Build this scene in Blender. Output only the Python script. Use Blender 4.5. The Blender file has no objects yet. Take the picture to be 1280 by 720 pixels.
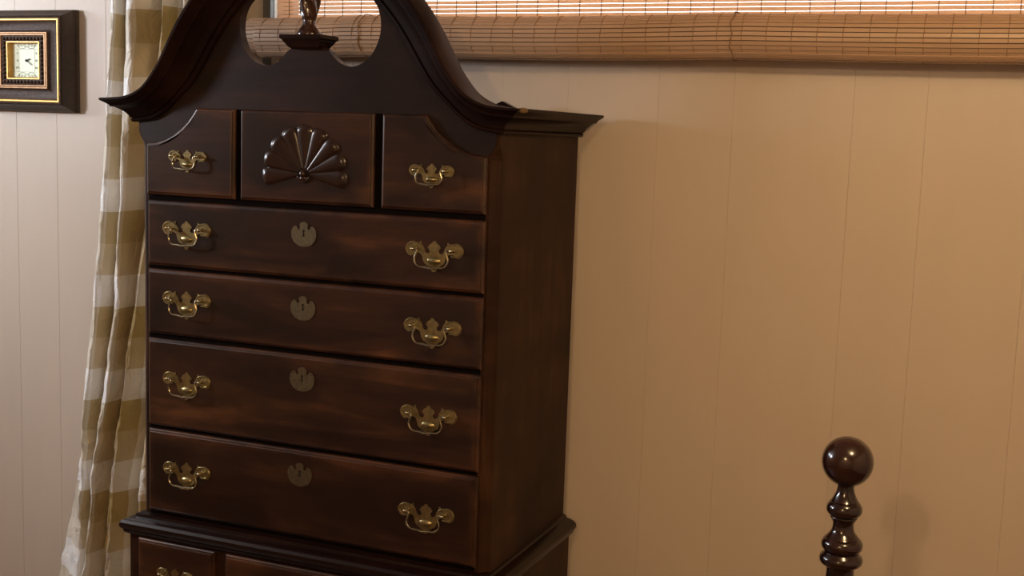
import bpy, bmesh, math, random
from math import sin, cos, pi, sqrt, exp
from mathutils import Vector, Matrix
from mathutils.geometry import delaunay_2d_cdt

random.seed(7)
SC = bpy.context.scene
COL = SC.collection

# ------------------------------------------------------------------ camera
cam_d = bpy.data.cameras.new('camera')
cam = bpy.data.objects.new('camera', cam_d)
COL.objects.link(cam)
YAW, PITCH, ROLL, FPX = -0.391, -0.126, -0.034, 1520.3
_f = Vector((sin(YAW) * cos(PITCH), cos(YAW) * cos(PITCH), sin(PITCH)))
_r0 = Vector((cos(YAW), -sin(YAW), 0))
_d0 = _f.cross(_r0)
_r = cos(ROLL) * _r0 + sin(ROLL) * _d0
_d = -sin(ROLL) * _r0 + cos(ROLL) * _d0
cam.matrix_world = Matrix(((_r.x, -_d.x, -_f.x, 1.448), (_r.y, -_d.y, -_f.y, -2.326), (_r.z, -_d.z, -_f.z, 1.752), (0, 0, 0, 1)))
cam_d.sensor_width = 36
cam_d.lens = 36 * FPX / 1280
cam_d.clip_start = 0.05
SC.camera = cam

# ------------------------------------------------------------------ world, lights, exposure
w = bpy.data.worlds.new('sky')
SC.world = w
w.use_nodes = True
bg = w.node_tree.nodes['Background']
bg.inputs[0].default_value = (0.86, 0.93, 1.0, 1)
bg.inputs[1].default_value = 5.0


def light(name, kind, loc, energy, color, size=0.1, aim=None, size_y=None):
    d = bpy.data.lights.new(name, kind)
    d.energy = energy
    d.color = color
    if kind == 'AREA':
        d.size = size
        if size_y:
            d.shape = 'RECTANGLE'
            d.size_y = size_y
    else:
        d.shadow_soft_size = size
    o = bpy.data.objects.new(name, d)
    COL.objects.link(o)
    o.location = loc
    if aim is not None:
        o.rotation_euler = (Vector(aim) - Vector(loc)).to_track_quat('-Z', 'Y').to_euler()
    return o


WARM = (1.0, 0.68, 0.355)
light('ceiling_lamp', 'POINT', (1.67, -1.00, 2.32), 35, WARM, 0.05)
light('far_lamp', 'POINT', (0.95, -2.85, 2.37), 38, (1.0, 0.66, 0.33), 0.025)
light('window_daylight', 'AREA', (-2.315, -0.93, 2.08), 28, (0.92, 0.93, 1.0), 0.24, aim=(-0.3, -0.30, 1.80), size_y=0.26)
light('corner_daylight', 'AREA', (-2.315, -0.10, 2.10), 10, (0.72, 0.86, 1.0), 0.34, aim=(-0.8, -0.05, 1.7), size_y=0.26)

VS = SC.view_settings
VS.view_transform = 'Standard'
VS.look = 'None'
VS.exposure = 0.0
VS.gamma = 1.0
VS.use_curve_mapping = False


# ------------------------------------------------------------------ material helpers
def mat(name):
    m = bpy.data.materials.new(name)
    m.use_nodes = True
    nt = m.node_tree
    return m, nt, nt.nodes['Principled BSDF']


def nd(nt, typ, **kw):
    n = nt.nodes.new(typ)
    for k, v in kw.items():
        setattr(n, k, v)
    return n


def ramp(nt, src, stops):
    r = nd(nt, 'ShaderNodeValToRGB')
    el = r.color_ramp.elements
    while len(el) < len(stops):
        el.new(0.5)
    for e, (p, c) in zip(el, stops):
        e.position = p
        e.color = (*c, 1)
    nt.links.new(src, r.inputs[0])
    return r.outputs[0]


def noise(nt, vec, scale, detail=4, rough=0.6, dist=0.0):
    n = nd(nt, 'ShaderNodeTexNoise')
    n.inputs['Scale'].default_value = scale
    n.inputs['Detail'].default_value = detail
    n.inputs['Roughness'].default_value = rough
    n.inputs['Distortion'].default_value = dist
    if vec is not None:
        nt.links.new(vec, n.inputs['Vector'])
    return n.outputs['Fac']


def mapped(nt, scale, rand=True):
    tc = nd(nt, 'ShaderNodeTexCoord')
    mp = nd(nt, 'ShaderNodeMapping')
    mp.inputs['Scale'].default_value = scale
    src = tc.outputs['Object']
    if rand:
        oi = nd(nt, 'ShaderNodeObjectInfo')
        mul = nd(nt, 'ShaderNodeVectorMath', operation='MULTIPLY_ADD')
        cmb = nd(nt, 'ShaderNodeCombineXYZ')
        for i in range(3):
            nt.links.new(oi.outputs['Random'], cmb.inputs[i])
        mul.inputs[1].default_value = (7.3, 3.1, 9.7)
        nt.links.new(cmb.outputs[0], mul.inputs[0])
        nt.links.new(src, mul.inputs[2])
        src = mul.outputs[0]
    nt.links.new(src, mp.inputs['Vector'])
    return mp.outputs[0]


def bump(nt, src, b, strength, dist=0.002):
    n = nd(nt, 'ShaderNodeBump')
    n.inputs['Strength'].default_value = strength
    n.inputs['Distance'].default_value = dist
    nt.links.new(src, n.inputs['Height'])
    nt.links.new(n.outputs[0], b.inputs['Normal'])


def mixc(nt, fac, a, b_, mode='MIX'):
    m = nd(nt, 'ShaderNodeMix', data_type='RGBA', blend_type=mode)
    for s, i in ((fac, 0), (a, 6), (b_, 7)):
        if isinstance(s, (int, float)):
            m.inputs[i].default_value = s
        elif isinstance(s, tuple):
            m.inputs[i].default_value = (*s, 1)
        else:
            nt.links.new(s, m.inputs[i])
    return m.outputs[2]


def wood(name, grain, dark, mid, lite, rough=0.32, coat=0.25, patch=0.62, wear=False, spec=0.4):
    """grain: 'x' or 'z' direction of the fibres"""
    m, nt, b = mat(name)
    s1 = (1.2, 6, 9) if grain == 'x' else (9, 6, 1.2)
    s2 = (3, 60, 90) if grain == 'x' else (90, 60, 3)
    n1 = noise(nt, mapped(nt, s1), 1.4, 5, 0.6, 1.2)
    n2 = noise(nt, mapped(nt, s2), 1.5, 3, 0.6)
    n3 = noise(nt, mapped(nt, (2.2, 2.2, 4.0)), 1.6, 3, 0.55)
    c = ramp(nt, n1, [(0.30, dark), (0.52, mid), (0.80, lite)])
    c = mixc(nt, ramp(nt, n3, [(0.38, (0, 0, 0)), (patch, (1, 1, 1))]), dark, c)
    c = mixc(nt, 0.45, c, ramp(nt, n2, [(0.3, (0.45, 0.45, 0.45)), (0.75, (1, 1, 1))]), 'MULTIPLY')
    if wear:      # polish rubbed through along the lips
        at = nd(nt, 'ShaderNodeAttribute', attribute_name='wear')
        mu = nd(nt, 'ShaderNodeMath', operation='MULTIPLY')
        nt.links.new(at.outputs['Fac'], mu.inputs[0])
        nt.links.new(ramp(nt, noise(nt, mapped(nt, (7, 7, 9)), 1.3, 4, 0.65), [(0.42, (0, 0, 0)), (0.70, (1, 1, 1))]), mu.inputs[1])
        c = mixc(nt, mu.outputs[0], c, (0.15, 0.055, 0.020))
    nt.links.new(c, b.inputs['Base Color'])
    b.inputs['Roughness'].default_value = rough
    b.inputs['Coat Weight'].default_value = coat
    b.inputs['Coat Roughness'].default_value = 0.15
    b.inputs['Specular IOR Level'].default_value = spec
    bump(nt, n2, b, 0.12, 0.0006)
    return m


def plain(name, col, rough=0.5, metal=0.0, var=0.15, scale=20, bumpy=0.0):
    m, nt, b = mat(name)
    n = noise(nt, mapped(nt, (1, 1, 1)), scale, 4)
    lo = tuple(max(0, v * (1 - var)) for v in col)
    hi = tuple(min(1, v * (1 + var)) for v in col)
    nt.links.new(ramp(nt, n, [(0.3, lo), (0.7, hi)]), b.inputs['Base Color'])
    b.inputs['Roughness'].default_value = rough
    b.inputs['Metallic'].default_value = metal
    if bumpy:
        bump(nt, n, b, bumpy, 0.002)
    return m


M = {}
M['drawer'] = wood('drawer_mahogany', 'x', (0.014, 0.005, 0.0035), (0.050, 0.018, 0.009), (0.17, 0.068, 0.022), wear=True)
M['case'] = wood('case_mahogany', 'z', (0.022, 0.0085, 0.0047), (0.048, 0.0205, 0.0100), (0.080, 0.037, 0.0175), 0.5, 0.03, spec=0.12)
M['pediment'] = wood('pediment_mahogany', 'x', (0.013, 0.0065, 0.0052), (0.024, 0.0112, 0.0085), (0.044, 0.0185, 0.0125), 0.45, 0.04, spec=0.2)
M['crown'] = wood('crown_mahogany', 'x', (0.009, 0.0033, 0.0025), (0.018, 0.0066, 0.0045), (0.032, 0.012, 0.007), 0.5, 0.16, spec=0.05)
M['crown'].node_tree.nodes['Principled BSDF'].inputs['Coat Roughness'].default_value = 0.09
M['dark'] = wood('dark_mahogany', 'x', (0.009, 0.0035, 0.0028), (0.019, 0.007, 0.0048), (0.036, 0.013, 0.008), 0.26, 0.10, spec=0.2)
M['gap_shade'] = plain('gap_shade_black', (0.004, 0.0022, 0.0018), 0.9)  # near-black colour carries the shade in the gaps between drawers
M['gap_shade'].node_tree.nodes['Principled BSDF'].inputs['Specular IOR Level'].default_value = 0.05
M['carve'] = wood('carved_mahogany', 'z', (0.020, 0.0075, 0.005), (0.038, 0.014, 0.0085), (0.062, 0.023, 0.012), 0.25, 0.3)
M['raw'] = plain('raw_wood', (0.16, 0.095, 0.035), 0.7, 0, 0.4, 60)
M['brass'] = plain('brass', (0.40, 0.335, 0.17), 0.33, 1.0, 0.25, 120, 0.05)
M['brass_bail'] = plain('worn_brass', (0.42, 0.37, 0.25), 0.26, 1.0, 0.2, 150)
M['brass_dull'] = plain('dull_brass', (0.21, 0.175, 0.11), 0.42, 1.0, 0.25, 160, 0.06)
M['black'] = plain('black_void', (0.004, 0.003, 0.003), 0.8)
M['post'] = wood('bed_mahogany', 'z', (0.012, 0.0035, 0.003), (0.026, 0.0075, 0.005), (0.045, 0.013, 0.008), 0.16, 0.6)


def wall_mat():
    m, nt, b = mat('painted_panelling')
    n = noise(nt, mapped(nt, (1, 1, 0.25), False), 5, 4)
    f = noise(nt, mapped(nt, (60, 60, 4), False), 3, 3)
    c = ramp(nt, n, [(0.3, (0.555, 0.47, 0.392)), (0.7, (0.59, 0.50, 0.418))])
    nt.links.new(c, b.inputs['Base Color'])
    b.inputs['Roughness'].default_value = 0.42
    b.inputs['Specular IOR Level'].default_value = 0.4
    bump(nt, f, b, 0.05, 0.001)
    return m


M['wall'] = wall_mat()
M['ceiling'] = plain('ceiling_paint', (0.62, 0.58, 0.50), 0.8, 0, 0.03, 3)
M['floor'] = wood('floor_wood', 'x', (0.10, 0.05, 0.025), (0.16, 0.08, 0.04), (0.22, 0.12, 0.06), 0.4, 0.1)
M['trim'] = plain('trim_paint', (0.10, 0.095, 0.085), 0.5, 0, 0.05, 6)


def slat_mat(name, col, trans):
    m, nt, b = mat(name)
    n = noise(nt, mapped(nt, (1.5, 40, 40)), 3, 4)
    lo = tuple(v * 0.92 for v in col)
    hi = tuple(v * 1.07 for v in col)
    c = ramp(nt, n, [(0.3, lo), (0.7, hi)])
    nt.links.new(c, b.inputs['Base Color'])
    b.inputs['Roughness'].default_value = 0.4
    if trans:
        t = nd(nt, 'ShaderNodeBsdfTranslucent')
        t.inputs[0].default_value = (0.95, 0.64, 0.43, 1)
        mx = nd(nt, 'ShaderNodeMixShader')
        mx.inputs[0].default_value = trans
        nt.links.new(b.outputs[0], mx.inputs[1])
        nt.links.new(t.outputs[0], mx.inputs[2])
        nt.links.new(mx.outputs[0], nt.nodes['Material Output'].inputs[0])
    return m


M['slat'] = slat_mat('bamboo_slat', (0.465, 0.31, 0.205), 0)
M['slat_lit'] = slat_mat('thin_bamboo_slat', (0.46, 0.29, 0.17), 0.5)
M['cord'] = plain('weave_cord', (0.25, 0.145, 0.08), 0.8)
M['roll_core'] = plain('roll_inside', (0.06, 0.028, 0.015), 0.8)


def glass_mat():
    m, nt, b = mat('window_glass')
    tr = nd(nt, 'ShaderNodeBsdfTransparent')
    tr.inputs[0].default_value = (0.95, 0.97, 0.96, 1)
    gl = nd(nt, 'ShaderNodeBsdfGlossy')
    gl.inputs['Roughness'].default_value = 0.02
    mx = nd(nt, 'ShaderNodeMixShader')
    mx.inputs[0].default_value = 0.06
    nt.links.new(tr.outputs[0], mx.inputs[1])
    nt.links.new(gl.outputs[0], mx.inputs[2])
    nt.links.new(mx.outputs[0], nt.nodes['Material Output'].inputs[0])
    return m


M['glass'] = glass_mat()

BAND = 0.0912


def curtain_mat():
    m, nt, b = mat('checked_taffeta')
    uv = nd(nt, 'ShaderNodeUVMap', uv_map='cloth')
    sep = nd(nt, 'ShaderNodeSeparateXYZ')
    nt.links.new(uv.outputs[0], sep.inputs[0])
    WHITE, TAN, MID = (0.95, 0.945, 0.93), (0.46, 0.345, 0.14), (0.64, 0.53, 0.35)

    def seq(out, offset):
        a = nd(nt, 'ShaderNodeMath', operation='MULTIPLY_ADD')
        a.inputs[1].default_value = 1 / (3 * BAND)
        a.inputs[2].default_value = offset
        nt.links.new(out, a.inputs[0])
        fr = nd(nt, 'ShaderNodeMath', operation='FRACT')
        nt.links.new(a.outputs[0], fr.inputs[0])
        r = nd(nt, 'ShaderNodeValToRGB')
        r.color_ramp.interpolation = 'CONSTANT'
        el = r.color_ramp.elements
        el.new(0.5)
        for e, (p, c) in zip(el, [(0, WHITE), (1 / 3, MID), (2 / 3, TAN)]):
            e.position = p
            e.color = (*c, 1)
        nt.links.new(fr.outputs[0], r.inputs[0])
        return r.outputs[0]
    warp = seq(sep.outputs[0], 0.0)
    weft = seq(sep.outputs[1], -2.05 / (3 * BAND) % 1.0)
    c = mixc(nt, 0.56, warp, weft)
    nt.links.new(c, b.inputs['Base Color'])
    b.inputs['Roughness'].default_value = 0.42
    b.inputs['Sheen Weight'].default_value = 0.25
    b.inputs['Specular IOR Level'].default_value = 0.35
    mp = nd(nt, 'ShaderNodeMapping')
    mp.inputs['Scale'].default_value = (1, 0.55, 1)
    nt.links.new(uv.outputs[0], mp.inputs[0])
    n = noise(nt, mp.outputs[0], 22, 4, 0.55, 1.5)
    bump(nt, n, b, 0.8, 0.014)
    t = nd(nt, 'ShaderNodeBsdfTranslucent')
    nt.links.new(c, t.inputs[0])
    mx = nd(nt, 'ShaderNodeMixShader')
    mx.inputs[0].default_value = 0.12
    nt.links.new(b.outputs[0], mx.inputs[1])
    nt.links.new(t.outputs[0], mx.inputs[2])
    nt.links.new(mx.outputs[0], nt.nodes['Material Output'].inputs[0])
    return m


M['curtain'] = curtain_mat()
M['clock_dark'] = plain('dark_bronze_frame', (0.060, 0.033, 0.021), 0.55, 0.0, 0.5, 140, 0.5)
M['clock_dark'].node_tree.nodes['Principled BSDF'].inputs['Specular IOR Level'].default_value = 0.2
M['clock_body'] = plain('brown_frame_side', (0.040, 0.022, 0.015), 0.5, 0, 0.3, 60)
M['clock_edge'] = plain('grey_frame_back', (0.085, 0.07, 0.055), 0.6, 0, 0.2, 40)
M['gold'] = plain('gold_leaf', (0.50, 0.29, 0.085), 0.42, 0.7, 0.2, 60, 0.05)
M['copper'] = plain('copper_gilt', (0.21, 0.115, 0.055), 0.42, 0.7, 0.25, 90, 0.1)
M['dial'] = plain('cream_dial', (0.80, 0.86, 0.66), 0.5, 0, 0.02, 10)
M['ink'] = plain('dial_ink', (0.025, 0.03, 0.025), 0.6)
M['ink_soft'] = plain('faded_dial_ink', (0.30, 0.33, 0.25), 0.6)


# ------------------------------------------------------------------ mesh helpers
def mesh_obj(name, bm, material, parent=None, smooth=False, angle=None):
    me = bpy.data.meshes.new(name)
    bmesh.ops.recalc_face_normals(bm, faces=bm.faces[:])
    bm.to_mesh(me)
    bm.free()
    if smooth or angle:
        for p in me.polygons:
            p.use_smooth = True
    if angle:
        me.set_sharp_from_angle(angle=math.radians(angle))
    me.materials.append(material)
    o = bpy.data.objects.new(name, me)
    COL.objects.link(o)
    if parent:
        o.parent = parent
    return o


def empty(name, loc, label, cat):
    o = bpy.data.objects.new(name, None)
    COL.objects.link(o)
    o.location = loc
    o.empty_display_size = 0.1
    o['label'] = label
    o['category'] = cat
    return o


def box(bm, x0, x1, y0, y1, z0, z1):
    v = [bm.verts.new(p) for p in ((x0, y0, z0), (x1, y0, z0), (x1, y1, z0), (x0, y1, z0), (x0, y0, z1), (x1, y0, z1), (x1, y1, z1), (x0, y1, z1))]
    for f in ((0, 1, 2, 3), (7, 6, 5, 4), (0, 4, 5, 1), (1, 5, 6, 2), (2, 6, 7, 3), (3, 7, 4, 0)):
        bm.faces.new([v[i] for i in f])
    return v


def loft(bm, loops, cap0=True, cap1=True, closed=True):
    """loops: lists of 3D points, equal length"""
    vs = [[bm.verts.new(p) for p in L] for L in loops]
    n = len(vs[0])
    for a, b in zip(vs, vs[1:]):
        for i in range(n if closed else n - 1):
            j = (i + 1) % n
            bm.faces.new((a[i], a[j], b[j], b[i]))
    if cap0:
        bm.faces.new(list(reversed(vs[0])))
    if cap1:
        bm.faces.new(vs[-1])
    return vs


def inside(pt, poly):
    x, y = pt
    c = False
    n = len(poly)
    for i in range(n):
        x1, y1 = poly[i]
        x2, y2 = poly[(i + 1) % n]
        if (y1 > y) != (y2 > y) and x < (x2 - x1) * (y - y1) / (y2 - y1) + x1:
            c = not c
    return c


def prism(bm, outer, holes, d0, d1, frame):
    """flat shape with holes given thickness; frame(u, v, d) -> point"""
    loops = [outer] + holes
    pts, edges = [], []
    for L in loops:
        s = len(pts)
        pts += [Vector(p) for p in L]
        edges += [(s + i, s + (i + 1) % len(L)) for i in range(len(L))]
    vo, eo, fo, _, _, _ = delaunay_2d_cdt(pts, edges, [], 0, 1e-7)
    keep = []
    for f in fo:
        c = sum((vo[i] for i in f), Vector((0, 0))) / len(f)
        if inside(c, outer) and not any(inside(c, h) for h in holes):
            keep.append(f)
    A = [bm.verts.new(frame(p.x, p.y, d0)) for p in vo]
    B = [bm.verts.new(frame(p.x, p.y, d1)) for p in vo]
    cnt = {}
    for f in keep:
        bm.faces.new([A[i] for i in f])
        bm.faces.new([B[i] for i in reversed(f)])
        for i in range(len(f)):
            e = (f[i], f[(i + 1) % len(f)])
            k = tuple(sorted(e))
            cnt[k] = None if k in cnt else e
    for k, e in cnt.items():
        if e:
            bm.faces.new((A[e[1]], A[e[0]], B[e[0]], B[e[1]]))
    for v in A + B:
        if not v.link_faces:
            bm.verts.remove(v)


def front(u, v, d):
    return (u, d, v)


def offset_poly(poly, d):
    """inset a CCW polygon by d with mitred corners"""
    n = len(poly)
    out = []
    for i in range(n):
        p0, p1, p2 = Vector(poly[i - 1]), Vector(poly[i]), Vector(poly[(i + 1) % n])
        a = (p1 - p0).normalized()
        b = (p2 - p1).normalized()
        na, nb = Vector((-a.y, a.x)), Vector((-b.y, b.x))
        k = 1 + na.dot(nb)
        m = (na + nb) / max(k, 0.25)
        out.append((p1 + m * d)[:])
    return out


def lathe(bm, prof, seg=32, centre=(0, 0), cap=True):
    rings = []
    for r, z in prof:
        rings.append([(centre[0] + r * cos(2 * pi * i / seg), centre[1] + r * sin(2 * pi * i / seg), z) for i in range(seg)])
    return loft(bm, rings, cap, cap)


def tube(bm, pts, rad, seg=8, closed=False):
    pts = [Vector(p) for p in pts]
    n = len(pts)
    rings = []
    prev = None
    for i, p in enumerate(pts):
        if closed:
            t = pts[(i + 1) % n] - pts[i - 1]
        else:
            t = pts[min(i + 1, n - 1)] - pts[max(i - 1, 0)]
        t.normalize()
        ref = prev if prev is not None else (Vector((0, 0, 1)) if abs(t.z) < 0.9 else Vector((0, 1, 0)))
        a = (ref - t * ref.dot(t)).normalized()
        prev = a
        b = t.cross(a)
        r = rad[i] if isinstance(rad, (list, tuple)) else rad
        rings.append([p + (a * cos(2 * pi * k / seg) + b * sin(2 * pi * k / seg)) * r for k in range(seg)])
    if closed:
        rings.append(rings[0])
        loft(bm, rings, False, False)
        bmesh.ops.remove_doubles(bm, verts=bm.verts[:], dist=1e-6)
    else:
        loft(bm, rings)


def catmull(pts, n=6, closed=False):
    P = [Vector(p) for p in pts]
    m = len(P)
    out = []
    for i in range(m if closed else m - 1):
        p1, p2 = P[i], P[(i + 1) % m]
        p0 = P[i - 1] if (i > 0 or closed) else p1
        p3 = P[(i + 2) % m] if (i + 2 < m or closed) else p2
        for k in range(n):
            t = k / n
            out.append(0.5 * ((2 * p1) + (p2 - p0) * t + (2 * p0 - 5 * p1 + 4 * p2 - p3) * t * t + (3 * p1 - p0 - 3 * p2 + p3) * t ** 3))
    if not closed:
        out.append(P[-1])
    return out


def ellipsoid(bm, c, r, seg=10, rings=6):
    geo = bmesh.ops.create_uvsphere(bm, u_segments=seg, v_segments=rings, radius=1.0)
    for v in geo['verts']:
        v.co = Vector((c[0] + v.co.x * r[0], c[1] + v.co.y * r[1], c[2] + v.co.z * r[2]))


def structure(o):
    o['kind'] = 'structure'
    return o


# ------------------------------------------------------------------ room shell
YW = 0.52                       # face of the panelled wall behind the chest
XL, XR, YB, ZC = -2.30, 2.90, -3.60, 2.44
WX0, WX1, WZ0, WZ1 = -0.457, 2.10, 2.005, 2.36     # window opening in the back wall

bm = bmesh.new(); box(bm, XL - 0.1, XR + 0.1, YB - 0.1, YW + 0.12, -0.08, 0.0)
structure(mesh_obj('floor', bm, M['floor']))
bm = bmesh.new(); box(bm, XL - 0.1, XR + 0.1, YB - 0.1, YW + 0.12, ZC, ZC + 0.08)
structure(mesh_obj('ceiling', bm, M['ceiling']))
bm = bmesh.new()
prism(bm, [(XL - 0.1, 0), (XR + 0.1, 0), (XR + 0.1, ZC), (XL - 0.1, ZC)], [[(WX0, WZ0), (WX1, WZ0), (WX1, WZ1), (WX0, WZ1)]], YW + 0.012, YW + 0.12, front)
wall_back = structure(mesh_obj('wall_back', bm, M['wall']))
grooves = [-2.26, -2.05, -1.86, -1.62, -1.362, -1.206, -1.02, -0.83, -0.66, -0.44, -0.20, 0.03, 0.231, 0.407, 0.637, 0.818, 1.090, 1.247, 1.47, 1.69, 1.86, 2.06, 2.27, 2.45, 2.68, 2.88]
for a, b in zip([XL] + grooves, grooves + [XR]):
    # a plank with a V-bevel on each long edge
    spans = [(0.0, ZC)]
    if b > WX0 and a < WX1:
        spans = [(0.0, WZ0), (WZ1, ZC)]
    for z0, z1 in spans:
        bm = bmesh.new()
        g, e = 0.0001, 0.0008
        sec = [(a + g, YW + 0.012), (a + g, YW + 0.0006), (a + g + e, YW), (b - g - e, YW), (b - g, YW + 0.0006), (b - g, YW + 0.012)]
        loft(bm, [[(x, y, z) for x, y in sec] for z in (z0, z1)])
        mesh_obj('panel', bm, M['wall'], wall_back)

LWS = [(-1.06, -0.80), (-0.28, 0.08)]      # two small high windows in the left wall
bm = bmesh.new()
prism(bm, [(YB, 0), (YW, 0), (YW, ZC), (YB, ZC)], [[(a, 1.94), (b, 1.94), (b, 2.22), (a, 2.22)] for a, b in LWS], XL - 0.1, XL, lambda u, v, d: (d, u, v))
structure(mesh_obj('wall_left', bm, M['wall']))
bm = bmesh.new(); box(bm, XR, XR + 0.1, YB, YW, 0, ZC)
structure(mesh_obj('wall_right', bm, M['wall']))
bm = bmesh.new(); box(bm, XL - 0.1, XR + 0.1, YB - 0.1, YB, 0, ZC)
structure(mesh_obj('wall_front', bm, M['wall']))

# window behind the blind
bm = bmesh.new()
T = 0.024
for x0, x1, z0, z1 in ((WX0 - T, WX0, WZ0 - 0.09, WZ1 + T), (WX1, WX1 + T, WZ0 - 0.09, WZ1 + T), (WX0, WX1, WZ1, WZ1 + T)):
    box(bm, x0, x1, YW - 0.004, YW + 0.015, z0, z1)
box(bm, WX0 - T, WX1 + T, YW - 0.022, YW + 0.04, WZ0 - 0.022, WZ0 - 0.002)  # unseen sill, added to stop daylight leaking down behind the roll
win = structure(mesh_obj('window_1', bm, M['trim']))
bm = bmesh.new()
for x0, x1, z0, z1 in ((WX0, WX0 + 0.03, WZ0, WZ1), (WX1 - 0.03, WX1, WZ0, WZ1), (WX0, WX1, WZ0, WZ0 + 0.03), (WX0, WX1, WZ1 - 0.03, WZ1)):
    box(bm, x0, x1, YW + 0.06, YW + 0.09, z0, z1)
mesh_obj('window_frame', bm, M['trim'], win)
bm = bmesh.new(); box(bm, WX0 + 0.01, WX1 - 0.01, YW + 0.073, YW + 0.077, WZ0 + 0.01, WZ1 - 0.01)
mesh_obj('pane', bm, M['glass'], win)

# ------------------------------------------------------------------ tall chest
CX = -0.011
chest = empty('tall_chest', (CX, 0, 0), 'tall dark mahogany chest of drawers with scrolled bonnet top and brass handles', 'chest of drawers')
HW, DEP = 0.463, 0.479


def case_loop(z, c, hw=HW, y0=0.0, y1=DEP):
    c = max(c, 0.0006)
    return [(-hw + c, y0, z), (hw - c, y0, z), (hw, y0 + c, z), (hw, y1, z), (-hw, y1, z), (-hw, y0 + c, z)]


# carcass with chamfered front corners ending in a lamb's tongue
bm = bmesh.new()
prof = [(0.788, 0.020), (0.834, 0.020)]
prof += [(1.684, 0.020), (1.696, 0.019), (1.706, 0.015), (1.714, 0.009), (1.721, 0.004), (1.732, 0.0), (1.788, 0.0)]
loft(bm, [case_loop(z, c) for z, c in prof])
mesh_obj('upper_case', bm, M['case'], chest)
bm = bmesh.new(); box(bm, -0.432, 0.434, -0.0015, 0.001, 0.808, 1.600)  # dark sheet over the case front, standing in for shade around the drawers
mesh_obj('gap_shade_sheet', bm, M['gap_shade'], chest)

# pediment board
OUT = [(0.524, 1.804), (0.49, 1.805), (0.455, 1.809), (0.424, 1.820), (0.396, 1.840), (0.364, 1.880), (0.345, 1.912), (0.327, 1.945), (0.302, 1.985), (0.277, 2.018), (0.240, 2.062), (0.20, 2.095), (0.155, 2.120), (0.105, 2.128)]
INN = [(0.461, 1.753), (0.440, 1.754), (0.410, 1.760), (0.375, 1.780), (0.345, 1.806), (0.313, 1.835), (0.291, 1.860), (0.270, 1.890), (0.244, 1.930), (0.214, 1.972), (0.182, 2.008), (0.160, 2.030), (0.135, 2.050), (0.098, 2.062)]
LOBE = [(0.036, 1.925), (0.052, 1.917), (0.066, 1.903), (0.084, 1.890), (0.108, 1.884), (0.134, 1.891), (0.156, 1.908), (0.171, 1.932), (0.179, 1.962), (0.176, 1.996), (0.160, 2.024), (0.130, 2.045), (0.098, 2.062)]
o_s = catmull([(x, 0, z) for x, z in OUT], 5)
i_s = catmull([(x, 0, z) for x, z in INN], 5)
l_s = catmull([(x, 0, z) for x, z in LOBE], 5)
mid = [((a.x * 0.75 + b.x * 0.25), (a.z * 0.75 + b.z * 0.25)) for a, b in zip(o_s, i_s)]
mid = [p for p in mid if p[0] < 0.455]
right = [(0.434, 1.704), (0.446, 1.712), (0.4555, 1.730), (0.4555, 1.79)] + mid + [(p.x, p.z) for p in reversed(l_s)][1:]
left = [(-x, z) for x, z in reversed(right)]
bm = bmesh.new()
prism(bm, right + [(0, 1.925)] + left + [(-0.434, 1.592), (0.434, 1.592)], [], -0.0025, 0.020, front)
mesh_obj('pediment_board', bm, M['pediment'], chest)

# crown moulding: follows the scroll across the front, then returns along the sides
PROFILE = [(0.0, 0.0), (0.0, 0.009), (0.05, 0.012), (0.12, 0.013), (0.17, 0.010), (0.19, 0.014), (0.28, 0.016), (0.40, 0.021), (0.52, 0.029), (0.62, 0.039), (0.64, 0.046), (0.70, 0.047), (0.76, 0.051), (0.84, 0.058), (0.90, 0.063), (0.98, 0.063), (1.0, 0.060), (1.0, 0.0)]
for s in (1, -1):
    bm = bmesh.new()
    loops = []
    z0, h = 1.750, 0.0535
    loops.append([(s * (HW + o), DEP, z0 + t * h) for t, o in PROFILE])
    loops.append([(s * (HW + o), -o, z0 + t * h) for t, o in PROFILE])
    for k, (a, b) in enumerate(zip(i_s, o_s)):
        if k == 0:
            continue
        w_ = min(1.0, k / 5)
        L = []
        for t, o in PROFILE:
            px, pz = a.x + (b.x - a.x) * t, a.z + (b.z - a.z) * t
            cx_, cz_ = HW + o - (HW - a.x), z0 + t * h
            px = px * w_ + cx_ * (1 - w_)
            pz = pz * w_ + cz_ * (1 - w_)
            yb = -o if o > 0.0005 else (0.021 if t > 0.5 else 0.0)
            L.append((s * px, yb, pz))
        loops.append(L)
    loft(bm, loops)
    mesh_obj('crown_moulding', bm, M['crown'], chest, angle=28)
bm = bmesh.new(); box(bm, -HW + 0.002, HW - 0.002, 0.02, DEP - 0.002, 1.787, 1.797)
mesh_obj('top_board', bm, M['dark'], chest)
bm = bmesh.new()
loft(bm, [[(0.246, y, 1.797), (0.306, y, 1.797), (0.306, y, 1.8165), (0.275, y, 1.8305), (0.246, y, 1.8165)] for y in (0.44, 0.46)])
mesh_obj('back_block', bm, M['dark'], chest)
bm = bmesh.new()
ellipsoid(bm, (0.5240, -0.030, 1.7995), (0.0035, 0.027, 0.0058), 12, 6)
o = mesh_obj('worn_patch', bm, M['raw'], chest, smooth=True)
o['label'] = 'pale chipped patch on the cornice edge'
for s in (1, -1):
    bm = bmesh.new()
    lathe(bm, [(0.001, 0), (0.030, 0), (0.033, 0.006), (0.026, 0.012), (0.014, 0.010), (0.008, 0.016), (0.001, 0.017)], 24)
    bmesh.ops.rotate(bm, verts=bm.verts[:], cent=(0, 0, 0), matrix=Matrix.Rotation(pi / 2, 3, 'X'))
    bmesh.ops.translate(bm, verts=bm.verts[:], vec=(s * 0.104, -0.055, 2.095))
    mesh_obj('rosette', bm, M['dark'], chest, angle=40)
    bm = bmesh.new()
    box(bm, s * 0.104 - 0.03, s * 0.104 + 0.03, -0.055, 0.02, 2.064, 2.126)
    mesh_obj('scroll_end', bm, M['dark'], chest)

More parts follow.
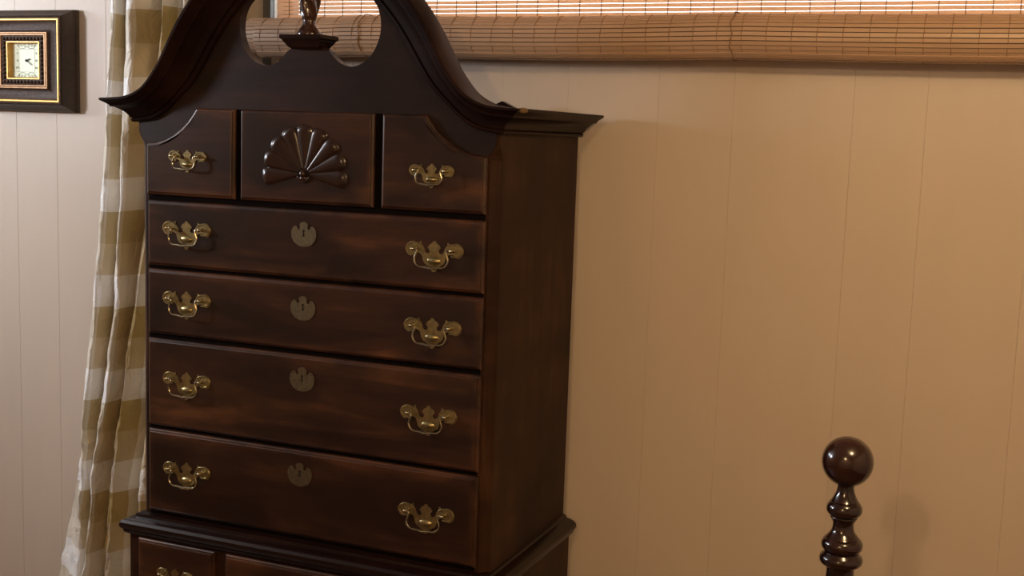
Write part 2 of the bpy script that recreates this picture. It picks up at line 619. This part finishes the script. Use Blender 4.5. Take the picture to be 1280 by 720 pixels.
# plinth and flame finial
bm = bmesh.new()
pl = [(0.032, 0.016, 1.920), (0.038, 0.024, 1.924), (0.046, 0.033, 1.936), (0.047, 0.035, 1.939), (0.052, 0.038, 1.942), (0.052, 0.038, 1.950)]
loft(bm, [[(-x, -y, z), (x, -y, z), (x, y, z), (-x, y, z)] for x, y, z in pl])
mesh_obj('finial_plinth', bm, M['dark'], chest)
bm = bmesh.new()
lathe(bm, [(0.027, 1.950), (0.028, 1.955), (0.024, 1.960), (0.022, 1.964), (0.017, 1.969), (0.0145, 1.974), (0.0150, 1.977), (0.0135, 1.980), (0.0150, 1.985), (0.0165, 1.990)], 28)
rings = []
for k in range(40):
    t = k / 39
    z = 1.990 + 0.19 * t
    R = 0.0165 + 0.009 * sin(min(1, t * 2.4) * pi / 2) - 0.020 * max(0, t - 0.35) ** 1.2 * 1.6
    R = max(R, 0.002)
    tw = t * 4.4
    rings.append([(R * (1 + 0.13 * cos(5 * (a + tw))) * cos(a), R * (1 + 0.13 * cos(5 * (a + tw))) * sin(a), z) for a in [2 * pi * i / 40 for i in range(40)]])
loft(bm, rings)
mesh_obj('finial', bm, wood('finial_mahogany', 'z', (0.022, 0.008, 0.005), (0.045, 0.016, 0.009), (0.075, 0.028, 0.014), 0.25, 0.4), chest, angle=50)


# ---- drawers
def rect(x0, x1, z0, z1):
    return [(x0, z0), (x1, z0), (x1, z1), (x0, z1)]


def drawer_front(name, poly, material, y0=0.0, th=0.0135):
    bm = bmesh.new()
    steps = [(0.0, 0.002), (0.0, -0.0045), (0.0012, -0.0072), (0.0035, -0.0092), (0.0062, -0.0100), (0.0066, -0.0125), (0.0085, -th), (0.020 if len(poly) < 5 else 0.012, -th)]
    loops = [[(x, y0 + d, z) for x, z in offset_poly(poly, i)] for i, d in steps]
    wl = bm.verts.layers.float.new('wear')
    vs = loft(bm, loops, True, False)
    for k, L in enumerate(vs):
        for v in L:
            v[wl] = 0.0 if k == len(vs) - 1 else 0.36
    f = bm.faces.new(vs[-1])
    bmesh.ops.triangulate(bm, faces=[f])
    return mesh_obj(name, bm, material, chest)


# batwing backplate, unit width 1, mirrored
HALF = [(0.0, 0.168), (0.022, 0.160), (0.034, 0.135), (0.040, 0.118), (0.060, 0.112), (0.078, 0.098), (0.098, 0.062), (0.112, 0.042), (0.102, 0.024), (0.084, 0.006), (0.074, -0.022), (0.078, -0.056), (0.098, -0.074), (0.128, -0.076), (0.150, -0.062), (0.168, -0.020), (0.182, 0.035), (0.205, 0.075), (0.222, 0.098), (0.222, 0.145), (0.236, 0.152), (0.252, 0.128), (0.280, 0.112), (0.315, 0.132), (0.360, 0.146), (0.410, 0.136), (0.455, 0.102), (0.484, 0.050), (0.498, 0.005), (0.486, -0.050), (0.462, -0.098), (0.425, -0.132), (0.388, -0.140), (0.362, -0.126), (0.362, -0.106), (0.340, -0.090), (0.300, -0.078), (0.262, -0.078), (0.228, -0.095), (0.205, -0.130), (0.190, -0.190), (0.176, -0.245), (0.150, -0.285), (0.112, -0.312), (0.080, -0.336), (0.052, -0.360), (0.045, -0.395), (0.028, -0.420), (0.0, -0.430)]
ZS = 0.80
HALF = [(x, z * ZS) for x, z in HALF]
PLATE = HALF[::-1] + [(-x, z) for x, z in HALF[1:-1]]
ME = {}


def plate_mesh(W):
    bm = bmesh.new()
    outer = [(x * W, z * W) for x, z in PLATE]
    prism(bm, outer, [], 0.0, -0.0018, front)
    ellipsoid(bm, (0, -0.001, -0.215 * W * ZS), (0.120 * W, 0.0065, 0.075 * W * ZS), 16, 10)
    for s in (-1, 1):      # raised rim on each wing
        pts = [(s * (0.335 + 0.135 * cos(a)) * W, -0.0018, (0.004 + 0.118 * sin(a)) * W * ZS) for a in [radians_ for radians_ in [pi * (-0.62 + 1.42 * k / 16) for k in range(17)]]]
        tube(bm, pts, 0.0019, 6)
    return bm


def bail_mesh(W):
    bm = bmesh.new()
    half = [(0.325, -0.014, 0.004), (0.285, -0.015, 0.010), (0.256, -0.0155, -0.006), (0.250, -0.016, -0.050), (0.266, -0.016, -0.110), (0.284, -0.016, -0.175), (0.274, -0.0165, -0.245), (0.238, -0.0165, -0.300), (0.185, -0.017, -0.325), (0.120, -0.017, -0.328), (0.060, -0.017, -0.334), (0.0, -0.017, -0.346)]
    h3 = [(x * W, y, z * W * ZS) for x, y, z in half]
    pts = catmull(h3 + [(-x, y, z) for x, y, z in reversed(h3[:-1])], 4)
    n = len(pts)
    rad = [0.0022 + 0.0010 * exp(-((i - n / 2) / (n * 0.07)) ** 2) for i in range(n)]
    tube(bm, pts, rad, 8)
    for s in (-1, 1):      # posts with ball ends
        tube(bm, [(s * 0.325 * W, -0.001, 0.004 * W), (s * 0.325 * W, -0.006, 0.004 * W), (s * 0.325 * W, -0.010, 0.004 * W), (s * 0.325 * W, -0.0145, 0.004 * W)], [0.0055, 0.0030, 0.0026, 0.0036], 10)
        ellipsoid(bm, (s * 0.325 * W, -0.0155, 0.004 * W), (0.0042, 0.0042, 0.0042), 10, 8)
    return bm


def escutcheon_mesh():
    W = 0.066
    H = [(0.0, 0.42), (0.09, 0.405), (0.155, 0.355), (0.165, 0.31), (0.150, 0.27), (0.148, 0.20), (0.175, 0.165), (0.215, 0.160), (0.250, 0.185), (0.258, 0.235), (0.285, 0.270), (0.330, 0.285), (0.390, 0.255), (0.445, 0.190), (0.480, 0.10), (0.490, 0.0), (0.470, -0.12), (0.420, -0.22), (0.345, -0.305), (0.25, -0.365), (0.13, -0.405), (0.0, -0.42)]
    P = H[::-1] + [(-x, z) for x, z in H[1:-1]]
    key = [(0.035, 0.145), (0.045, 0.11), (0.03, 0.07), (0.022, 0.05), (0.045, -0.08), (-0.045, -0.08), (-0.022, 0.05), (-0.03, 0.07), (-0.045, 0.11), (-0.035, 0.145), (0, 0.16)]
    bm = bmesh.new()
    prism(bm, [(x * W, z * W) for x, z in P], [[(x * W, z * W) for x, z in key]], 0.0, -0.0018, front)
    for px, pz in ((0.34, 0.0), (-0.34, 0.0), (0.0, -0.35), (0.06, 0.32)):
        ellipsoid(bm, (px * W, -0.0018, pz * W), (0.0015, 0.001, 0.0015), 8, 5)
    return bm


def place(name, key, maker, material, parent, x, y, z, tilt=0.0):
    if key not in ME:
        o = mesh_obj(name, maker(), material, parent, angle=35)
        ME[key] = o.data
    else:
        o = bpy.data.objects.new(name, ME[key])
        COL.objects.link(o)
        o.parent = parent
    o.location = (x, y, z)
    o.rotation_euler = (tilt, 0, 0)
    return o


def handle(parent, x, z, W, tilt=0.0):
    y = -0.0135
    z += 0.131 * ZS * W
    place('handle_plate', ('plate', W), lambda: plate_mesh(W), M['brass'], parent, x, y, z)
    place('bail', ('bail', W), lambda: bail_mesh(W), M['brass_bail'], parent, x, y, z, tilt)


def escutcheon(parent, x, z):
    place('escutcheon', 'escutcheon', escutcheon_mesh, M['brass_dull'], parent, x, -0.0135, z)
    bm = bmesh.new(); box(bm, -0.005, 0.005, -0.0008, 0, -0.008, 0.012)
    k = mesh_obj('keyhole', bm, M['black'], parent)
    k.location = (x, -0.0135, z)


LX = 0.434
for i, (z1, z0, hz, ez) in enumerate([(1.567, 1.416, 1.493, 1.515), (1.405, 1.253, 1.328, 1.349), (1.239, 1.030, 1.136, 1.187), (1.018, 0.818, 0.917, 0.966)]):
    d = drawer_front('drawer', rect(-LX + 0.003, LX + 0.005, z0 - 0.0005, z1 + 0.0028), M['drawer'])
    handle(d, -0.315, hz, 0.139)
    handle(d, 0.325 - 0.004 * (i > 1), hz - 0.005, 0.139)
    escutcheon(d, 0.002 - 0.003 * (i == 3), ez)

# three top drawers; the outer two have a scooped upper corner
zt0, zt1 = 1.582, 1.786
arc = [(0.293, 1.786), (0.303, 1.772), (0.316, 1.756), (0.334, 1.740), (0.354, 1.726), (0.376, 1.715), (0.402, 1.707), (0.4345, 1.703)]
dl = drawer_front('drawer', [(-x, z) for x, z in reversed([(0.186, zt0), (LX, zt0)] + arc[::-1] + [(0.186, zt1)])], M['drawer'])
handle(dl, -0.313, 1.6640, 0.108)
dr = drawer_front('drawer', [(0.190, zt0), (LX + 0.004, zt0)] + [(x + 0.004, z) for x, z in arc[::-1]] + [(0.190, zt1)], M['drawer'])
handle(dr, 0.314, 1.6580, 0.108)
dc = drawer_front('drawer', rect(-0.172, 0.172, zt0, zt1), M['drawer'])
# dividers between them, with the shade of the slots painted on
for x in (-0.179, 0.181):
    bm = bmesh.new(); box(bm, x - 0.008, x + 0.008, -0.0035, 0.0, zt0, zt1)
    mesh_obj('drawer_divider', bm, M['gap_shade'], chest)

# carved shell on the centre drawer
bm = bmesh.new()
NL, A0, A1 = 9, math.radians(-17), math.radians(197)
CZ = 1.648
NR, NA = 16, NL * 12
grid = []
for j in range(NA + 1):
    a = A0 + (A1 - A0) * j / NA
    ph = (j / NA * NL) % 1.0
    lob = max(0.0, sin(pi * ph)) ** 0.6
    Rm_ = 0.097 + 0.013 * sqrt(lob)
    # end lobes are a little longer, as on the original
    row = []
    for i in range(NR + 1):
        t = i / NR
        r = 0.014 + (Rm_ - 0.014) * t
        ridge = 0.15 + 0.85 * lob * (0.3 + 0.7 * t)
        edge = min(1.0, (1 - t) * 9.0) ** 0.5
        y = -0.0128 - (0.002 + 0.0068 * ridge) * edge * (0.65 + 0.35 * t)
        row.append(bm.verts.new((r * cos(a), y, CZ + r * sin(a))))
    grid.append(row)
for j in range(NA):
    for i in range(NR):
        bm.faces.new((grid[j][i], grid[j + 1][i], grid[j + 1][i + 1], grid[j][i + 1]))
sh = mesh_obj('shell_carving', bm, M['carve'], dc, angle=60)
bm = bmesh.new()
ellipsoid(bm, (0, -0.018, CZ + 0.001), (0.0075, 0.009, 0.0085), 14, 10)
pts = [(0.014 * cos(a), -0.016, CZ - 0.004 + 0.012 * sin(a)) for a in [pi * (1.0 + 0.1 * k) for k in range(11)]]
tube(bm, pts, 0.003, 8)
ellipsoid(bm, (0, -0.0165, CZ - 0.009), (0.010, 0.005, 0.006), 12, 8)
mesh_obj('shell_boss', bm, M['carve'], dc, smooth=True)

# ---- waist moulding and lower case
BW, BY0, BY1 = 0.478, -0.020, 0.487
bm = bmesh.new()
rings = []
for out, z in [(-0.020, 0.8065), (-0.016, 0.804), (-0.010, 0.802), (-0.008, 0.796), (0.004, 0.793), (0.013, 0.789), (0.018, 0.783), (0.019, 0.775), (0.016, 0.769), (0.012, 0.766), (0.0125, 0.763), (0.009, 0.757), (0.004, 0.754), (0.001, 0.752)]:
    rings.append([(-BW - out, BY0 - out, z), (BW + out, BY0 - out, z), (BW + out, BY1, z), (-BW - out, BY1, z)])
loft(bm, rings)
mesh_obj('waist_moulding', bm, M['dark'], chest, angle=25)
bm = bmesh.new(); box(bm, -BW, BW, BY0, BY1, 0.16, 0.755)
mesh_obj('lower_case', bm, M['case'], chest)
for x0, x1, z0, z1, hs in ((-0.448, -0.224, 0.545, 0.7505, (-0.334,)), (-0.194, 0.194, 0.545, 0.7505, (0.0,)), (0.224, 0.448, 0.545, 0.7505, (0.334,)), (-0.448, 0.448, 0.195, 0.525, (-0.31, 0.31))):
    d = drawer_front('drawer', rect(x0, x1, z0, z1), M['drawer'], BY0)
    for hx in hs:
        W = 0.108
        zz = 0.676 if z0 > 0.5 else 0.36
        place('handle_plate', ('plate', W), None, M['brass'], d, hx, BY0 - 0.0135, zz)
        place('bail', ('bail', W), None, M['brass_bail'], d, hx, BY0 - 0.0135, zz)
for sx in (1, -1):
    for y0, y1 in ((BY0 - 0.012, BY0 + 0.12), (BY1 - 0.12, BY1)):
        bm = bmesh.new()
        prof = [(0.02, 0.16), (0.022, 0.13), (0.012, 0.09), (-0.004, 0.045), (0.002, 0.012), (0.0, 0.0)]
        loft(bm, [[(sx * (BW - 0.13 + (0.16 - z) * 0.4), y0 + 0.004, z), (sx * (BW + o * 0.6), y0, z), (sx * (BW + o * 0.6), y1, z), (sx * (BW - 0.13 + (0.16 - z) * 0.4), y1, z)] for o, z in prof])
        mesh_obj('bracket_foot', bm, M['dark'], chest)

# ------------------------------------------------------------------ bamboo roller blind
RC_Y, RC_Z, RR = 0.440, 1.987, 0.0505
BX0, BX1 = -0.425, 2.16
blind = empty('roller_blind', (0.85, RC_Y, RC_Z), 'half rolled bamboo slat blind across the high window', 'blind')


def sag(x):
    # the roll hangs between its lift cords at x = -0.11, 0.83 and 2.0
    for a, b in ((-0.7, -0.11), (-0.11, 0.83), (0.83, 2.05), (2.05, 3.0)):
        if a <= x <= b:
            t = (x - a) / (b - a)
            return -0.0055 * 4 * t * (1 - t)
    return 0.0


XS = [BX0 + (BX1 - BX0) * k / 28 for k in range(29)]


def loc(x, y, z):
    return (x - 0.85, y - RC_Y, z - RC_Z)


def slat(name, xs, cy, cz, ang, w_, t_, material, use_sag=True):
    bm = bmesh.new()
    tx, tz = -sin(ang), cos(ang)          # tangent (y, z)
    nx, nz = cos(ang), sin(ang)
    loops = []
    for x in xs:
        s = sag(x) if use_sag else 0.0
        loops.append([loc(x, cy + tx * a * w_ / 2 + nx * b * t_ / 2, cz + tz * a * w_ / 2 + nz * b * t_ / 2 + s) for a, b in ((-1, -1), (1, -1), (1, 1), (-1, 1))])
    loft(bm, loops)
    return mesh_obj(name, bm, material, blind)


NS = 31
for k in range(NS):
    a = 2 * pi * k / NS + 0.05
    j = random.uniform(-0.0006, 0.0006)
    slat('rolled_slat', XS, RC_Y + (RR + j) * cos(a), RC_Z + (RR + j) * sin(a), a, 0.0084, 0.0020, M['slat'])
for a in (pi + 0.86, pi + 0.98, pi + 1.1):       # end of the roll, doubled over near the bottom
    slat('rolled_slat', XS, RC_Y + (RR + 0.0022) * cos(a), RC_Z + (RR + 0.0022) * sin(a), a, 0.0055, 0.0022, M['slat'])
bm = bmesh.new()
loft(bm, [[loc(x, RC_Y + (RR - 0.0016) * cos(2 * pi * i / 32), RC_Z + (RR - 0.0016) * sin(2 * pi * i / 32) + sag(x)) for i in range(32)] for x in XS])
mesh_obj('roll_core', bm, M['roll_core'], blind, angle=30)
bm = bmesh.new()
loft(bm, [[loc(x, RC_Y + (RR - 0.006) * cos(2 * pi * i / 32), RC_Z + (RR - 0.006) * sin(2 * pi * i / 32)) for i in range(32)] for x in (BX0 - 0.033, BX0 + 0.01)])
mesh_obj('roll_inner_turn', bm, M['roll_core'], blind, angle=30)
for k in range(27):      # an inner turn that has slipped out at the left end
    a = 2 * pi * k / 27
    slat('rolled_slat', [BX0 - 0.034, BX0 + 0.01], RC_Y + (RR - 0.005) * cos(a), RC_Z + (RR - 0.005) * sin(a), a, 0.0086, 0.0018, M['slat'], False)
FY = 0.501
zz = 2.012
while zz < 2.372:
    slat('hanging_slat', [BX0, (BX0 + BX1) / 2, BX1], FY, zz, 0.0, 0.0088, 0.0014, M['slat_lit'], False)
    zz += 0.0104
x = BX0 + 0.02
while x < BX1 - 0.01:
    bm = bmesh.new()
    s = sag(x)
    pts = [loc(x + random.uniform(-.0008, .0008), RC_Y + (RR + 0.0012) * cos(2 * pi * i / 24), RC_Z + (RR + 0.0012) * sin(2 * pi * i / 24) + s) for i in range(24)]
    tube(bm, pts, 0.0009, 5, True)
    mesh_obj('weave_cord', bm, M['cord'], blind)
    bm = bmesh.new()
    tube(bm, [loc(x + 0.018, FY - 0.0015, 2.015), loc(x + 0.018, FY - 0.0015, 2.2), loc(x + 0.018, FY - 0.0015, 2.375)], 0.0011, 5)
    mesh_obj('weave_cord', bm, M['cord'], blind)
    x += 0.0548
for x in (-0.112, 0.832):
    bm = bmesh.new()
    pts = [loc(x + 0.003 * sin(i * 1.7), RC_Y + (RR + 0.0034) * cos(2 * pi * i / 24), RC_Z + (RR + 0.0034) * sin(2 * pi * i / 24) + sag(x)) for i in range(24)]
    tube(bm, pts, 0.0015, 6, True)
    ellipsoid(bm, loc(x, RC_Y - RR - 0.003, RC_Z - 0.012), (0.003, 0.003, 0.003), 8, 6)
    mesh_obj('lift_cord', bm, M['cord'], blind)
bm = bmesh.new(); box(bm, *[v for p in zip(loc(BX0, FY - 0.008, 2.37), loc(BX1, YW, 2.41)) for v in p])
mesh_obj('head_rail', bm, M['slat'], blind)

# ------------------------------------------------------------------ curtain
ZK = [2.30, 2.081, 1.523, 1.176, 0.795, 0.404, 0.015]


def ext(v):        # pixel-derived x of a fold line at five heights, extended to rail and floor
    a = v[0] + (v[0] - v[1]) * 0.38
    b = v[4] + (v[4] - v[3]) * 0.75
    return [a] + v + [b]


LINES = [  # x of each fold line at five heights, its depth, its place across the cloth
    (ext([-0.93, -0.98, -1.025, -1.062, -1.150]), 0.452, 0.02),
    (ext([-0.88, -0.922, -0.96, -1.0, -1.035]), 0.385, 0.075),
    (ext([-0.868, -0.882, -0.93, -0.973, -1.013]), 0.500, 0.165),
    (ext([-0.872, -0.886, -0.934, -0.977, -1.017]), 0.436, 0.2745),
    (ext([-0.792, -0.834, -0.859, -0.925, -0.977]), 0.355, 0.35),
    (ext([-0.717, -0.773, -0.828, -0.891, -0.936]), 0.490, 0.455),
    (ext([-0.721, -0.777, -0.832, -0.895, -0.94]), 0.402, 0.47),
    (ext([-0.699, -0.752, -0.808, -0.871, -0.912]), 0.375, 0.505),
    (ext([-0.667, -0.719, -0.764, -0.819, -0.874]), 0.490, 0.6),
    (ext([-0.671, -0.723, -0.768, -0.823, -0.878]), 0.44, 0.63),
    (ext([-0.623, -0.666, -0.712, -0.76, -0.808]), 0.365, 0.67),
    (ext([-0.575, -0.645, -0.67, -0.69, -0.72]), 0.46, 0.76),
    (ext([-0.56, -0.635, -0.66, -0.68, -0.71]), 0.4, 0.8),
    (ext([-0.515, -0.61, -0.635, -0.66, -0.69]), 0.43, 0.86),
]


def zinterp(vals, z):
    for i in range(len(ZK) - 1):
        if z >= ZK[i + 1]:
            t = (ZK[i] - z) / (ZK[i] - ZK[i + 1])
            # smooth (Catmull) interpolation
            p0 = vals[max(i - 1, 0)]; p1 = vals[i]; p2 = vals[i + 1]; p3 = vals[min(i + 2, len(vals) - 1)]
            return 0.5 * ((2 * p1) + (p2 - p0) * t + (2 * p0 - 5 * p1 + 4 * p2 - p3) * t * t + (3 * p1 - p0 - 3 * p2 + p3) * t ** 3)
    return vals[-1]


from mathutils import noise as mnoise
SUB, NZ = 12, 150
NU = SUB * (len(LINES) - 1) + 1
bm = bmesh.new()
uvl = bm.loops.layers.uv.new('cloth')
rows = []
for k in range(NZ + 1):
    z = 2.30 - (2.30 - 0.015) * k / NZ
    P = [(zinterp(L[0], z), L[1]) for L in LINES]
    row = []
    for i in range(len(P) - 1):
        for s in range(SUB + (1 if i == len(P) - 2 else 0)):
            t = s / SUB
            sm = t * t * (3 - 2 * t)
            x = P[i][0] + (P[i + 1][0] - P[i][0]) * t
            y = P[i][1] + (P[i + 1][1] - P[i][1]) * sm
            u = i + t
            q = Vector((u * 0.9, z * 2.2, 0.3))
            y += 0.012 * mnoise.noise(q) + 0.010 * mnoise.noise(Vector((u * 2.6, z * 8 + u * 3.0, 4.0))) + 0.004 * mnoise.noise(Vector((u * 5.0, z * 24 - u * 6.0, 7.0)))
            x += 0.006 * mnoise.noise(Vector((u * 0.7, z * 6, 9.0)))
            low = max(0.0, min(1.0, (1.3 - z) / 0.5))
            y += low * 0.010 * mnoise.noise(Vector((u * 3, z * 22, 1.0)))
            row.append((x, min(y, YW - 0.012), z))
    rows.append(row)
sarc = []
for a_, b_ in zip(LINES, LINES[1:]):
    sarc += [a_[2] + (b_[2] - a_[2]) * k / SUB for k in range(SUB)]
sarc.append(LINES[-1][2])
V = [[bm.verts.new(p) for p in r] for r in rows]
for k in range(NZ):
    for i in range(NU - 1):
        f = bm.faces.new((V[k][i], V[k + 1][i], V[k + 1][i + 1], V[k][i + 1]))
        for lp, (kk, ii) in zip(f.loops, ((k, i), (k + 1, i), (k + 1, i + 1), (k, i + 1))):
            droop = 0.010 * sin(sarc[ii] * 9)
            lp[uvl].uv = (sarc[ii], rows[kk][ii][2] + droop)
curt = mesh_obj('curtain', bm, M['curtain'], None, smooth=True)
so = curt.modifiers.new('cloth', 'SOLIDIFY')
so.thickness = 0.0012
curt['label'] = 'floor length cream and gold checked curtain beside the tall chest'
curt['category'] = 'curtain'

# ------------------------------------------------------------------ wall clock
KX, KZ, KY = -1.282, 1.918, 0.463
HWc, HHc = 0.147, 0.130
clock = empty('wall_clock', (KX, YW, KZ), 'small wall clock in a dark carved frame with gold bands', 'clock')


def kl(x, y, z):
    return (x, y - YW, z)


def wide(i):      # the inner mouldings are broader at the sides than above and below
    return i + 0.16 * max(0.0, i - 0.017)


def ring(name, a, b, prof, material, smooth=None):
    """mitred frame ring from outer inset a to inner inset b; prof: (t, y) across"""
    bm = bmesh.new()
    loops = []
    for t, y in prof:
        i = a + (b - a) * t
        loops.append([kl(sx * (HWc - wide(i)), y, sz * (HHc - i)) for sx, sz in ((-1, -1), (1, -1), (1, 1), (-1, 1))])
    loft(bm, loops + [loops[0]], False, False)
    bmesh.ops.remove_doubles(bm, verts=bm.verts[:], dist=1e-6)
    return mesh_obj(name, bm, material, clock, angle=smooth)


bk = KY + 0.03
ring('frame_body', -0.0175, 0.07, [(0, YW - 0.010), (0, YW - 0.020), (0.03, YW - 0.026), (0.10, YW - 0.034), (0.16, KY + 0.014), (0.2, KY + 0.005), (1, bk), (1, YW - 0.010)], M['clock_body'])
ring('frame_back', -0.018, 0.06, [(0, YW), (0, YW - 0.010), (1, YW - 0.010), (1, YW)], M['clock_edge'])
ring('outer_moulding', 0.001, 0.009, [(0, bk), (0, KY + 0.006), (0.3, KY + 0.002), (0.8, KY + 0.001), (1, KY + 0.004), (1, bk)], M['clock_dark'])
ring('gold_band', 0.0085, 0.0165, [(0, bk), (0, KY + 0.003), (0.25, KY), (0.75, KY), (1, KY + 0.003), (1, bk)], M['gold'])
ring('scoop_moulding', 0.0165, 0.048, [(0, bk), (0, KY + 0.004), (0.25, KY + 0.010), (0.6, KY + 0.012), (1, KY + 0.006), (1, bk)], M['clock_dark'], 40)
ring('copper_band', 0.0475, 0.0595, [(0, bk), (0, KY + 0.004), (0.15, KY + 0.001), (0.4, KY + 0.001), (0.5, KY + 0.004), (0.6, KY + 0.001), (0.85, KY + 0.001), (1, KY + 0.004), (1, bk)], M['copper'])
ring('carved_moulding', 0.0595, 0.0755, [(0, bk), (0, KY + 0.006), (0.5, KY + 0.004), (1, KY + 0.006), (1, bk)], M['clock_dark'])
ring('gold_slip', 0.0755, 0.083, [(0, bk), (0, KY + 0.004), (0.4, KY + 0.004), (1, KY + 0.022), (1, bk)], M['gold'])


def beads(name, inset, step, r, y, material):
    bm = bmesh.new()
    w_, h_ = HWc - wide(inset), HHc - inset
    for sgn in (-1, 1):
        n = int(2 * w_ / step)
        for k in range(n + 1):
            ellipsoid(bm, kl(-w_ + 2 * w_ * k / n, y, sgn * h_), (r[0], r[2], r[1]), 6, 4)
        n = int(2 * h_ / step)
        for k in range(1, n):
            ellipsoid(bm, kl(sgn * w_, y, -h_ + 2 * h_ * k / n), (r[1], r[2], r[0]), 6, 4)
    return mesh_obj(name, bm, material, clock, smooth=True)


o = beads('beading', 0.004, 0.0058, (0.0025, 0.0022, 0.0022), KY + 0.001, M['clock_dark']); o['kind'] = 'stuff'
o = beads('carved_rope', 0.0675, 0.0125, (0.0058, 0.0050, 0.0045), KY + 0.003, M['clock_dark']); o['kind'] = 'stuff'
o = beads('inner_beading', 0.045, 0.0062, (0.0026, 0.0018, 0.0020), KY + 0.006, M['clock_dark']); o['kind'] = 'stuff'

DY = 0.484
bm = bmesh.new(); box(bm, *[v for p in zip(kl(-0.066, DY, -0.050), kl(0.066, DY + 0.004, 0.050)) for v in p])
dial = mesh_obj('dial', bm, M['dial'], clock)


def stroke(bm, pts, r):
    tube(bm, [kl(x, DY - 0.0003, z) for x, z in pts], r, 4)


bm = bmesh.new()
DC = 0.0
for s in (-1, 1):          # scroll ornaments above and below
    zc = s * 0.039
    for k in (-1, 1):
        for cx_, rr in ((0.008, 0.005), (0.020, 0.0045), (0.030, 0.0035)):
            pts = [(k * (cx_ + rr * (1 - t / 14) * cos(t * 0.6)), zc + s * 0.004 + rr * (1 - t / 14) * sin(t * 0.6 * s)) for t in range(12)]
            stroke(bm, pts, 0.0007)
        stroke(bm, [(k * 0.036, zc + s * 0.007), (k * 0.026, zc - s * 0.003), (k * 0.012, zc - s * 0.004), (0, zc + s * 0.002)], 0.0008)
    stroke(bm, [(-0.038, zc - s * 0.006), (0.038, zc - s * 0.006)], 0.0004)
for s in (-1, 1):
    stroke(bm, [(s * 0.030, -0.033), (s * 0.030, 0.033)], 0.0003)
mesh_obj('dial_ornament', bm, M['ink_soft'], dial)
bm = bmesh.new()


def roman(txt, cx_, cz_):
    adv = {'I': 0.0028, 'V': 0.0048, 'X': 0.0048}
    wtot = sum(adv[c] for c in txt)
    x_ = cx_ - wtot / 2
    for c in txt:
        a_ = adv[c]
        hh = 0.0032
        if c == 'I':
            stroke(bm, [(x_ + a_ / 2, cz_ - hh), (x_ + a_ / 2, cz_ + hh)], 0.0006)
        elif c == 'V':
            stroke(bm, [(x_ + 0.0006, cz_ + hh), (x_ + a_ / 2, cz_ - hh)], 0.0006)
            stroke(bm, [(x_ + a_ - 0.0006, cz_ + hh), (x_ + a_ / 2, cz_ - hh)], 0.0004)
        else:
            stroke(bm, [(x_ + 0.0006, cz_ + hh), (x_ + a_ - 0.0006, cz_ - hh)], 0.0006)
            stroke(bm, [(x_ + a_ - 0.0006, cz_ + hh), (x_ + 0.0006, cz_ - hh)], 0.0004)
        x_ += a_


for txt, cx_, cz_ in (('X', -0.036, 0.021), ('IX', -0.036, 0.0), ('VIII', -0.036, -0.021), ('II', 0.036, 0.021), ('III', 0.036, 0.0), ('IIII', 0.036, -0.021)):
    roman(txt, cx_, cz_)
mesh_obj('numerals', bm, M['ink_soft'], dial)


def hand(name, ang, length, wid, y):
    bm = bmesh.new()
    dx, dz = sin(ang), cos(ang)
    tx, tz = dz, -dx
    out = [(-0.15, 0.5), (0.0, 0.7), (0.45, 0.55), (0.62, 1.0), (0.75, 0.5), (1.0, 0.1)]
    L = [(dx * length * t + tx * wid * h, dz * length * t + tz * wid * h) for t, h in out] + [(dx * length * t - tx * wid * h, dz * length * t - tz * wid * h) for t, h in reversed(out)]
    prism(bm, L, [], 0, -0.0006, lambda u, v, d: kl(u, y + d, v))
    return mesh_obj(name, bm, M['ink'], clock)


hand('hour_hand', math.radians(70), 0.016, 0.0026, DY - 0.002)
hand('minute_hand', math.radians(122), 0.029, 0.0014, DY - 0.003)
bm = bmesh.new()
lathe(bm, [(0.0001, -0.002), (0.004, -0.001), (0.004, 0.002), (0.0001, 0.0035)], 12)
bmesh.ops.rotate(bm, verts=bm.verts[:], cent=(0, 0, 0), matrix=Matrix.Rotation(pi / 2, 3, 'X'))
bmesh.ops.translate(bm, verts=bm.verts[:], vec=kl(0, DY - 0.002, 0))
mesh_obj('hand_hub', bm, M['ink'], clock)
bm = bmesh.new(); box(bm, *[v for p in zip(kl(-0.068, DY + 0.004, -0.052), kl(0.068, YW, 0.052)) for v in p])
mesh_obj('movement_case', bm, M['clock_body'], clock)

# ------------------------------------------------------------------ bedpost
PX, PY, PZ = 1.206, -0.15, 1.196
post = empty('bedpost', (PX, PY, 0), 'turned mahogany bedpost with ball finial standing before the bare wall', 'bedpost')
SCL = 0.00143
bm = bmesh.new()
R = 0.0450
lathe(bm, [(max(R * sin(pi * k / 28), 0.0002), PZ + R * cos(pi * k / 28)) for k in range(28, -1, -1)], 40)
mesh_obj('ball_finial', bm, M['post'], post, smooth=True)
bm = bmesh.new()
pr = [(29, 10.5), (33, 10), (38, 11), (43, 13), (48, 15.5), (50, 17), (51, 16.8), (52, 18.5), (57, 21.5), (62, 22), (66, 20.5), (69, 17), (70, 16.3), (71, 16.8), (73, 15.8), (76, 14), (79, 12.8), (82, 12.8), (87, 13.5), (91, 15.5), (95, 19), (97, 20.5), (98, 20.2), (99, 22.5), (103, 25), (107, 25.5), (111, 24.5), (114, 22), (116, 21.3), (118, 22.5), (121, 25.8), (125, 26.8), (129, 26), (132, 23.5), (134, 20), (136, 17.5), (140, 17), (150, 17.5), (200, 20), (300, 24), (420, 27)]
prof = [(r * SCL, PZ - d * SCL) for d, r in pr]
prof += [(0.036, 0.56), (0.043, 0.55), (0.043, 0.02), (0.043, 0.0)]
lathe(bm, prof[::-1], 40)
mesh_obj('post_shaft', bm, M['post'], post, angle=35)
